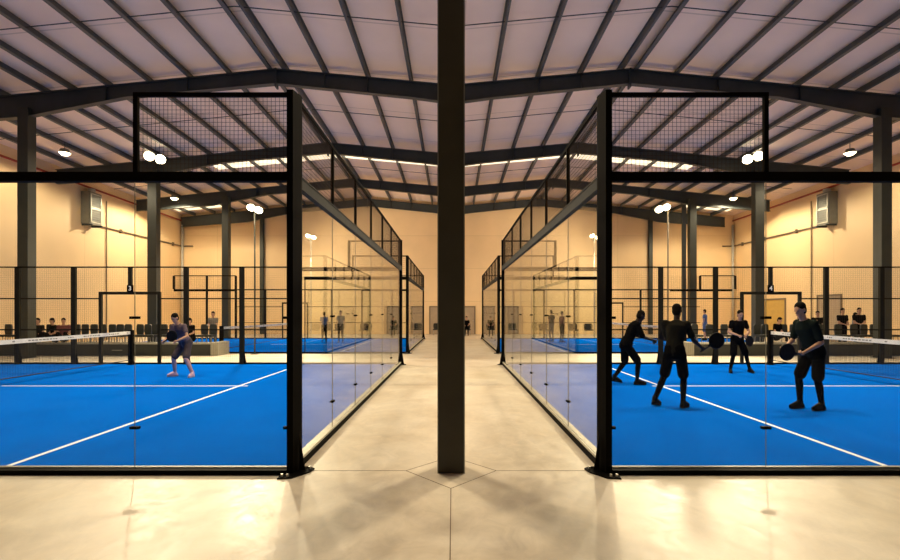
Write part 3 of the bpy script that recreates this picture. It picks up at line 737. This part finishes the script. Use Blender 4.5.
highbay(-17.9, 21.9, 9.0, 'small round lamp under the left roof near the nearest column', 950)
highbay(18.3, 21.9, 9.0, 'small round lamp under the right roof near the nearest column', 950)
highbay(-17.6, 30.0, 8.85, 'small round lamp under the left roof in front of the back corner', 2800)
highbay(17.7, 30.0, 8.85, 'small round lamp under the right roof in front of the back corner', 2800)
for s in (-1, 1):  # lamps added out of view to brighten the near floor and courts
    for x_, y, p, w_ in ((8.6, 10.5, 2300, 'outer'), (3.1, 9.6, 1900, 'inner')):
        highbay(s*x_, y, 9.2, 'unseen added lamp hung under the %s gable roof above the near court, %s of the pair' % (SIDE[s], w_), p)
highbay(-3.2, 22.5, 9.4, 'round lamp over the aisle left', 900) if False else None

# ------------------------------------------------------------------ people
def person(name_lab, x, y, heading, H, J, top='blackcloth', bottom='blackcloth', leg='skin', shoe='shoeblack', short=True, vox=.012, base=0.0,
           hair=True, sleeves=.5, skin='skin', grp=None, lean=0, hairlen=0, hands=(0.0, 0.0), look=None, sleeve_full=False):
    """J: joint overrides in a 1.75 m local frame (x right, y forward, z up)."""
    D = dict(pel=(0,0,.95), wai=(0,0,1.1), che=(0,0,1.32), neck=(0,0,1.47), head=(0,.02,1.62),
             shR=(.18,0,1.41), elR=(.24,-.02,1.14), wrR=(.25,.06,.90), shL=(-.18,0,1.41), elL=(-.24,-.02,1.14), wrL=(-.25,.06,.90),
             hiR=(.09,0,.91), knR=(.11,.02,.50), anR=(.12,-.02,.09), toR=(.14,.15,.03), hiL=(-.09,0,.91), knL=(-.11,.02,.50), anL=(-.12,-.02,.09), toL=(-.14,.15,.03))
    D.update(J); V = {k: Vector(v) for k, v in D.items()}
    sc_ = H / 1.75
    xf = Matrix.Translation((x, y, base)) @ Matrix.Rotation(heading, 4, 'Z') @ Matrix.Diagonal((sc_*.9, sc_*.9, sc_, 1))
    e = empty('person', (x, y, base), name_lab, 'person', grp)
    ri = (V['shR'] - V['shL']).normalized(); up = (V['neck'] - V['pel']).normalized(); fo = up.cross(ri).normalized(); ri2 = (V['hiR'] - V['hiL']).normalized(); fo2 = up.cross(ri2).normalized()
    def torso(mb, g):
        p, w_, c, n = V['pel'], V['wai'], V['che'], V['neck']
        mb.loft([(p - up*(.11), ri2, fo2, .10+g, .085+g), (p - up*.05, ri2, fo2, .155+g, .115+g), (p + up*.03, ri2, fo2, .16+g, .115+g), (w_, (ri+ri2).normalized(), (fo+fo2).normalized(), .135+g, .10+g),
                 (c - up*.05, ri, fo, .155+g, .115+g), (c + up*.04, ri, fo, .165+g, .115+g), (n - up*.05, ri, fo, .13+g, .08+g), (n - up*.005, ri, fo, .06+g, .055+g)])
        for sh in ('shR', 'shL'):
            mb.cap(V[sh], n - up*.09 + (V[sh]-n)*.3, .058+g, .06+g)
    # body
    b = MB(); torso(b, 0)
    b.cap(V['neck'] - up*.06, V['head'] - (V['head']-V['neck']).normalized()*.05, .058, .052)
    hd = (V['head'] - V['neck']).normalized()
    lk = Vector(look).normalized() if look else fo
    lk = (lk - hd * lk.dot(hd) * .6).normalized(); hr = lk.cross(hd).normalized(); hu = hr.cross(lk).normalized()
    R3 = Matrix((hr, lk, hu)).transposed()
    hc = V['head']
    b.ell(hc + hu*.03, .075, .094, .098, R3); b.ell(hc - hu*.045 + lk*.018, .056, .07, .075, R3)
    b.cap(hc + lk*.088 + hu*.012, hc + lk*.108 - hu*.022, .010, .015, 8)      # nose
    b.cap(hc + lk*.08 + hu*.035 - hr*.03, hc + lk*.08 + hu*.035 + hr*.03, .014, .014, 8)  # brow
    b.ell(hc - hu*.105 + lk*.055, .028, .022, .02, R3)
    for k in (-1, 1): b.ell(hc + hr*(.078*k) - lk*.005, .012, .022, .034, R3)
    for S in 'RL':
        b.cap(V['sh'+S], V['el'+S], .05, .038); b.cap(V['el'+S], V['wr'+S], .041, .026)
        m = V['el'+S].lerp(V['wr'+S], .3); b.cap(V['el'+S], m, .037, .042)
        # hand
        d = (V['wr'+S] - V['el'+S]).normalized(); side = d.cross(fo); side = side.normalized() if side.length > .1 else ri
        curl = hands[0 if S == 'R' else 1]; nrm = side.cross(d).normalized(); w0 = V['wr'+S]
        b.cap(w0 - d*.01, w0 + d*.055 + side*.012, .026, .024); b.cap(w0, w0 + d*.055 - side*.018, .024, .022)
        for q in range(4):
            off = (q-1.5)*.0205; L1 = (.038, .045, .043, .032)[q]; base_ = w0 + d*.075 + side*off
            a1 = .35 + curl*1.0; d1 = d*math.cos(a1) + nrm*math.sin(a1); p1 = base_ + d1*L1
            a2 = a1 + .3 + curl*1.2; d2 = d*math.cos(a2) + nrm*math.sin(a2); p2 = p1 + d2*L1*.9
            b.cap(base_, p1, .0095, .0088, 6, 2); b.cap(p1, p2, .0088, .0078, 6, 2)
        t1 = w0 + d*.02 + side*.03; t2 = t1 + (d*.6 + side*.5 + nrm*(.3+curl*.6)).normalized()*.036; t3 = t2 + (d*.8 + nrm*(.3+curl)).normalized()*.03
        b.cap(t1, t2, .012, .011, 6, 2); b.cap(t2, t3, .011, .009, 6, 2)
        b.cap(V['hi'+S], V['kn'+S], .082, .052); b.cap(V['kn'+S], V['an'+S], .052, .034)
        m = V['kn'+S].lerp(V['an'+S], .28) - Vector((0, .012, 0)); b.cap(V['kn'+S], m, .047, .053); b.cap(m, V['an'+S], .053, .033)
        b.cap(V['an'+S], V['to'+S], .035, .026)
    b.build('body', M[skin], e, remesh=vox*sc_, xf=xf)
    # clothes
    c = MB(); torso(c, .014); 
    for S in 'RL':
        endp = V['wr'+S] if sleeve_full else V['sh'+S].lerp(V['el'+S], sleeves)
        if sleeve_full:
            c.cap(V['sh'+S], V['el'+S], .064, .052); c.cap(V['el'+S], V['wr'+S], .052, .036)
        else: c.cap(V['sh'+S], endp, .066, .062)
    c.cap(V['pel'] - up*.02, V['wai'], .165*.9, .14*.9)
    c.build('shirt', M[top], e, remesh=vox*sc_, xf=xf)
    c = MB(); c.loft([(V['pel'] - up*.14, ri2, fo2, .12, .10), (V['pel'] - up*.06, ri2, fo2, .182, .138), (V['pel'] + up*.03, ri2, fo2, .184, .138), (V['pel'] + up*.09, ri2, fo2, .17, .128)])
    for S in 'RL':
        if short == 'pants': c.cap(V['hi'+S], V['kn'+S], .102, .072); c.cap(V['kn'+S], V['an'+S]+Vector((0,0,.03)), .07, .05)
        else: c.cap(V['hi'+S], V['hi'+S].lerp(V['kn'+S], .84), .10, .098)
    c.build('trousers' if short == 'pants' else 'shorts', M[bottom], e, remesh=vox*sc_, xf=xf)
    if leg != 'skin' and short != 'pants':
        c = MB()
        for S in 'RL':
            c.cap(V['hi'+S].lerp(V['kn'+S], .5), V['kn'+S], .075, .06); c.cap(V['kn'+S], V['an'+S], .06, .042)
            m = V['kn'+S].lerp(V['an'+S], .28) - Vector((0, .012, 0)); c.cap(V['kn'+S], m, .055, .061); c.cap(m, V['an'+S], .061, .042)
        c.build('leggings', M[leg], e, remesh=vox*sc_, xf=xf)
    for S in 'RL':
        a, t = V['an'+S], V['to'+S]; d = (t - a); dl = Vector((d.x, d.y, 0)).normalized()
        heel = Vector((a.x, a.y, max(.035, a.z - .055))) - dl*.04
        sh = MB(); sh.cap(heel, t, .045, .038); sh.cap(a, t, .046, .037); sh.cap(a + Vector((0, 0, .03)), heel + dl*.03, .048, .046); sh.cap(heel.lerp(t, .4) + Vector((0,0,.015)), t, .043, .034)
        so = sh.build('shoe', M[shoe], e, remesh=vox*sc_, xf=xf)
        s2 = MB(); rgt = dl.cross(Vector((0,0,1))); dn = Vector((0, 0, -.036))
        pts = []
        for u_, w_ in ((-.04, .028), (0, .038), (.1, .036), (.2, .042), (.245, .026)):
            pts.append((u_, w_))
        axis_ = (t - heel).normalized()
        lo = [heel + axis_*u_ + rgt*w_ + dn for u_, w_ in pts] + [heel + axis_*u_ - rgt*w_ + dn for u_, w_ in pts[::-1]]
        n = len(lo); s2.add(lo + [p + Vector((0, 0, .018)) for p in lo], [tuple(range(n))[::-1], tuple(range(n, 2*n))] + [(i, (i+1) % n, n+(i+1) % n, n+i) for i in range(n)])
        s2.build('shoe_sole', M['sole' if shoe != 'shoeblack' else 'shoeblack'], so, xf=xf)
    h = MB(); h.ell(hc + hu*.052 - lk*.012, .083, .098, .085, R3); h.ell(hc + hu*.0 - lk*.035, .079, .07, .09, R3)
    if hairlen: h.cap(hc - lk*.07, hc - lk*.075 - hu*hairlen, .05, .03)
    if hair: h.build('hair', M['hair'], e, remesh=vox*sc_, xf=xf)
    ey = MB()
    for k in (-1, 1): ey.ell(hc + lk*.086 + hu*.012 + hr*(.03*k), .012, .008, .007, R3, 8, 6)
    ey.build('eyes', M['eye'], e, xf=xf)
    MB().cap(hc + lk*.086 - hu*.055 - hr*.02, hc + lk*.086 - hu*.055 + hr*.02, .006, .006, 6, 2).build('mouth', M['lip'], e, xf=xf)
    def W(v): return xf @ Vector(v)
    return e, W, V

def racket(grip, tip_dir, normal, lab):
    """grip: world point at the hand; tip_dir: towards the head; normal: face normal"""
    d = Vector(tip_dir).normalized(); n = Vector(normal); n = (n - d*n.dot(d)).normalized(); sd = d.cross(n)
    e = empty('padel_racket', grip, lab, 'racket', 'padel rackets held by the players')
    T = Matrix.Translation(Vector(grip)) @ Matrix((sd, d, n)).transposed().to_4x4()
    out = []
    for k in range(28):
        a = 2*PI*k/28; r = .132
        xx = r*math.sin(a); yy = .29 + .135*(-math.cos(a)) * (1.08 if math.cos(a) > 0 else 1)
        out.append((xx, yy))
    f = MB().prism([(a*.93, .29+(b-.29)*.93) for a, b in out], -.016, .016); f.build('face', M['racket'], e, xf=T)
    rim = MB()
    for (a, b) in zip(out, out[1:]+out[:1]): rim.cap((a[0]*.96, .29+(a[1]-.29)*.96, 0), (b[0]*.96, .29+(b[1]-.29)*.96, 0), .019, seg=8, rings=2)
    rim.build('frame', M['racket'], e, xf=T)
    MB().cap((-.03, .19, 0), (0, .08, 0), .012, seg=8, rings=2).cap((.03, .19, 0), (0, .08, 0), .012, seg=8, rings=2).build('throat', M['racket'], e, xf=T)
    MB().cap((0, -.06, 0), (0, .09, 0), .017, .015, seg=10, rings=2).build('grip', M['grip'], e, xf=T)
    return e

# heading: 0 faces +Y (away from the camera); PI faces the camera; -PI/2 faces +X (right)
TZ = .018
# P2: back view, right arm reaching right with the racket
e, W, V = person('player in a charcoal t-shirt seen from behind reaching a racket out to the right', 3.90, 8.35, -.55, 1.84,
    dict(pel=(0,-.05,.93), wai=(0,-.02,1.08), che=(.01,.05,1.30), neck=(.02,.10,1.45), head=(.02,.16,1.60),
         shR=(.19,.10,1.38), elR=(.30,.12,1.12), wrR=(.42,.28,1.0), shL=(-.17,.04,1.39), elL=(-.17,.16,1.13), wrL=(-.02,.36,1.04),
         hiR=(.10,-.05,.89), knR=(.14,.08,.49), anR=(.14,-.02,.10), toR=(.20,.15,.04), hiL=(-.09,-.05,.89), knL=(-.19,.04,.50), anL=(-.33,-.12,.12), toL=(-.27,.06,.04)),
    'charcoal', 'blackcloth', 'blackcloth', vox=.010, base=TZ, hands=(.9, .3), look=(.25, 1, 0), grp='padel players', sleeves=.7, skin='skinshade')
g = W(V['wrR'] + (V['wrR']-V['elR']).normalized()*.07); racket(g, (.8, .1, .5), (.1, 1, .1), 'black padel racket held out by the player in the charcoal t-shirt')
# P1: profile facing right, left of P2
e, W, V = person('player all in black in profile beside the corner post, facing right', 4.12, 11.0, -PI/2, 1.84,
    dict(pel=(0,-.12,.88), wai=(0,-.05,1.02), che=(0,.06,1.23), neck=(0,.15,1.38), head=(0,.24,1.50),
         shR=(.17,.10,1.31), elR=(.24,.20,1.05), wrR=(.20,.45,.98), shL=(-.17,.12,1.31), elL=(-.23,.24,1.06), wrL=(-.14,.50,1.0),
         hiR=(.09,-.12,.84), knR=(.12,.14,.50), anR=(.13,.10,.10), toR=(.14,.29,.04), hiL=(-.09,-.12,.84), knL=(-.14,-.10,.47), anL=(-.14,-.36,.14), toL=(-.14,-.20,.05)),
    'blackcloth', 'blackcloth', 'blackcloth', vox=.012, base=TZ, hands=(.9, .5), grp='padel players', sleeves=.9, look=(0, 1, -.1), skin='skinshade')
g = W(V['wrR'] + (V['wrR']-V['elR']).normalized()*.07); racket(g, (.75, .1, .45), (.2, 1, .1), 'black padel racket held low by the player in black profile')
# P3: faces camera, hands together
e, W, V = person('player in black facing the net posts, legs apart, hands together at the waist', 7.80, 13.0, PI-.1, 1.76,
    dict(pel=(0,-.05,.92), che=(0,.03,1.30), neck=(0,.08,1.44), head=(0,.13,1.59), wai=(0,-.02,1.08),
         shR=(.19,.03,1.38), elR=(.29,.05,1.12), wrR=(.10,.27,1.03), shL=(-.19,.03,1.38), elL=(-.29,.05,1.12), wrL=(-.08,.27,1.02),
         hiR=(.09,-.05,.88), knR=(.15,.04,.48), anR=(.20,-.04,.09), toR=(.24,.12,.04), hiL=(-.09,-.05,.88), knL=(-.24,-.02,.50), anL=(-.40,-.14,.11), toL=(-.42,.03,.04)),
    'blackcloth', 'blackcloth', 'blackcloth', vox=.013, base=TZ, hands=(.8, .8), grp='padel players')
g = W((V['wrR']+V['wrL'])/2 + Vector((0, .05, -.01))); racket(g, (.6, .25, -.35), (.2, -1, .1), 'dark racket held in both hands by the player facing the camera')
# P4: right, facing left, leaning
e, W, V = person('tall player in a dark green t-shirt striding left with a low racket', 6.11, 8.15, PI/2+.25, 1.88,
    dict(pel=(0,-.10,.93), wai=(0,-.04,1.08), che=(0,.06,1.29), neck=(0,.13,1.44), head=(0,.20,1.585),
         shR=(.17,.06,1.37), elR=(.26,.06,1.10), wrR=(.18,.32,1.00), shL=(-.17,.10,1.37), elL=(-.22,.0,1.08), wrL=(-.16,.30,.93),
         hiR=(.09,-.10,.89), knR=(.13,.08,.50), anR=(.12,.06,.10), toR=(.13,.25,.04), hiL=(-.09,-.10,.89), knL=(-.11,-.06,.47), anL=(-.12,-.13,.10), toL=(-.13,.06,.04)),
    'greencloth', 'blackcloth', 'blackcloth', vox=.010, base=TZ, hands=(.9, .9), grp='padel players', look=(0, 1, -.1), sleeves=.75)
g = W(V['wrL'] + (V['wrL']-V['elL']).normalized()*.07); racket(g, (-.9, -.2, .14), (.15, 1, 0), 'black round-headed racket held low by the player striding left')
# P5 left court
e, W, V = person('player in mauve and pink with pale pink shoes on the left court', -7.0, 12.3, PI-.3, 1.80,
    dict(pel=(0,-.10,.86), wai=(0,-.02,1.0), che=(0,.10,1.20), neck=(0,.18,1.33), head=(0,.25,1.47),
         shR=(.19,.13,1.27), elR=(.32,.15,1.02), wrR=(.22,.38,.92), shL=(-.19,.13,1.27), elL=(-.32,.15,1.02), wrL=(-.20,.38,.92),
         hiR=(.09,-.10,.82), knR=(.22,.10,.46), anR=(.30,-.02,.09), toR=(.36,.14,.04), hiL=(-.09,-.10,.82), knL=(-.22,.10,.46), anL=(-.32,-.02,.09), toL=(-.38,.14,.04)),
    'mauve', 'plum', 'pink', 'pinkshoe', vox=.013, base=TZ, hands=(.8, .4), grp='padel players')
g = W(V['wrR'] + (V['wrR']-V['elR']).normalized()*.07); racket(g, (.5, -.1, .3), (.2, 1, .1), 'racket held by the player in mauve on the left court')
# standing spectators / far players
fd = dict(elR=(.2,.05,1.15), wrR=(.06,.24,1.10), elL=(-.2,.05,1.15), wrL=(-.06,.24,1.12))
person('person in a blue top and bare legs standing on the far right court', 14.85, 28.0, .8, 1.84, {}, 'bluecloth', 'bluecloth', 'skin', vox=.025, base=TZ)
person('person in black with folded arms standing behind the right net', 16.35, 19.95, PI, 1.84, fd, 'blackcloth', 'blackcloth', short='pants', vox=.02, base=TZ)
person('person in black with crossed arms beside the nearest right column', 17.0, 19.95, PI-.3, 1.88, fd, 'blackcloth', 'blackcloth', short='pants', vox=.02, base=TZ) if False else \
    person('person in black with crossed arms beside the nearest right column', 17.05, 19.95, PI-.3, 1.86, fd, 'blackcloth', 'blackcloth', short='pants', vox=.02, base=TZ)
person('person in a tan top half hidden behind the crossed-arms spectator', 17.35, 20.5, -2.2, 1.66, {}, 'tan', 'tan', short='pants', vox=.025, base=TZ)
person('person in black before the brown side door', 15.35, 20.0, 2.6, 1.72, dict(elR=(.3,.0,1.2), wrR=(.1,.18,1.32)), 'blackcloth', 'greycloth', short='pants', vox=.02, base=TZ)
person('person in dark blue seen through the left glass on the far court', -7.05, 26.0, .4, 1.68, {}, 'bluecloth', 'blackcloth', short='pants', vox=.025, base=TZ)
person('person in a pale top and dark trousers seen through the left glass', -6.15, 26.0, PI, 1.76, {}, 'tan', 'blackcloth', short='pants', vox=.025, base=TZ)
person('person in dark green seen through the right glass on the far court', 5.55, 26.8, .5, 1.80, {}, 'greencloth', 'greycloth', short='pants', vox=.025, base=TZ)
person('person in maroon seen through the right glass on the far court', 6.0, 26.2, -1.2, 1.72, {}, 'redcloth', 'blackcloth', short='pants', vox=.025, base=TZ)
person('person in a washed-out tan top standing by the far left net post', -10.25, 20.3, PI, 1.70, fd, 'tan', 'greycloth', short='pants', vox=.02, base=TZ)
# seated people
def seated(lab, x, y, heading, base, seat, top, bottom='blackcloth', hairlen=0, **k):
    j = dict(pel=(0,-.03,seat+.1), wai=(0,-.03,seat+.25), che=(0,.0,seat+.47), neck=(0,.03,seat+.62), head=(0,.07,seat+.77),
             shR=(.18,.02,seat+.56), elR=(.23,.05,seat+.30), wrR=(.12,.28,seat+.24), shL=(-.18,.02,seat+.56), elL=(-.23,.05,seat+.30), wrL=(-.12,.28,seat+.24),
             hiR=(.09,-.02,seat+.08), knR=(.12,.40,seat+.07), anR=(.12,.38,.09), toR=(.13,.55,.035), hiL=(-.09,-.02,seat+.08), knL=(-.12,.40,seat+.07), anL=(-.12,.38,.09), toL=(-.13,.55,.035))
    j.update(k.pop('J', {}))
    return person(lab, x, y, heading, 1.75, j, top, bottom, short='pants', vox=.02, base=base, hairlen=hairlen, **k)
ys = 18.82
def SX(p): return (p-453)*ys/F   # seats along the platform
LOW = dict(knR=(.12,.42,.30), anR=(.12,.50,.02), toR=(.13,.66,.0), knL=(-.12,.42,.30), anL=(-.12,.50,.02), toL=(-.13,.66,.0))
seated('seated spectator in dark grey with glasses on the left platform beside the column', SX(39), ys, PI, .56, .0, 'charcoal', J=LOW)
seated('seated spectator in black leaning to the right on the left platform', SX(54), ys, PI-.5, .56, .0, 'blackcloth', J=LOW)
seated('seated spectator in a reddish top on the left platform', SX(63.5), ys+.02, PI+.5, .56, .0, 'redcloth', J=LOW)
seated('seated spectator in black behind the mauve player', SX(191), ys, PI-.4, .56, .0, 'blackcloth', J=LOW)
seated('seated spectator in black leaning forward behind the right net post', SX(777), ys, PI+.4, .56, .05, 'blackcloth', J=dict(LOW, head=(0,.12,.80)))
seated('person in black sitting at the back wall right of the aisle column', .98, 34.5, PI, 0, .48, 'blackcloth')

# ------------------------------------------------------------------ world, camera, view
w = bpy.data.worlds.new('World'); sc.world = w; w.use_nodes = True
w.node_tree.nodes['Background'].inputs[0].default_value = (.5, .5, .6, 1); w.node_tree.nodes['Background'].inputs[1].default_value = .05
cam = bpy.data.cameras.new('Camera'); co = bpy.data.objects.new('Camera', cam); col.objects.link(co)
co.location = (0, 0, CH); co.rotation_euler = (PI/2, 0, 0)
cam.sensor_width = 36; cam.lens = F / 900 * 36; cam.shift_x = -(VX-450)/900; cam.shift_y = (HY-280)/900; cam.clip_start = .05; cam.clip_end = 200
sc.camera = co
vs = sc.view_settings; sc.display_settings.display_device = 'sRGB'
vs.view_transform = 'Standard'; vs.look = 'None'; vs.exposure = -0.12; vs.gamma = 1; vs.use_curve_mapping = False
cy = sc.cycles
cy.max_bounces = 8; cy.diffuse_bounces = 5; cy.glossy_bounces = 4; cy.transparent_max_bounces = 24; cy.transmission_bounces = 4
cy.use_denoising = True; cy.sample_clamp_indirect = 6; cy.caustics_reflective = False; cy.caustics_refractive = False
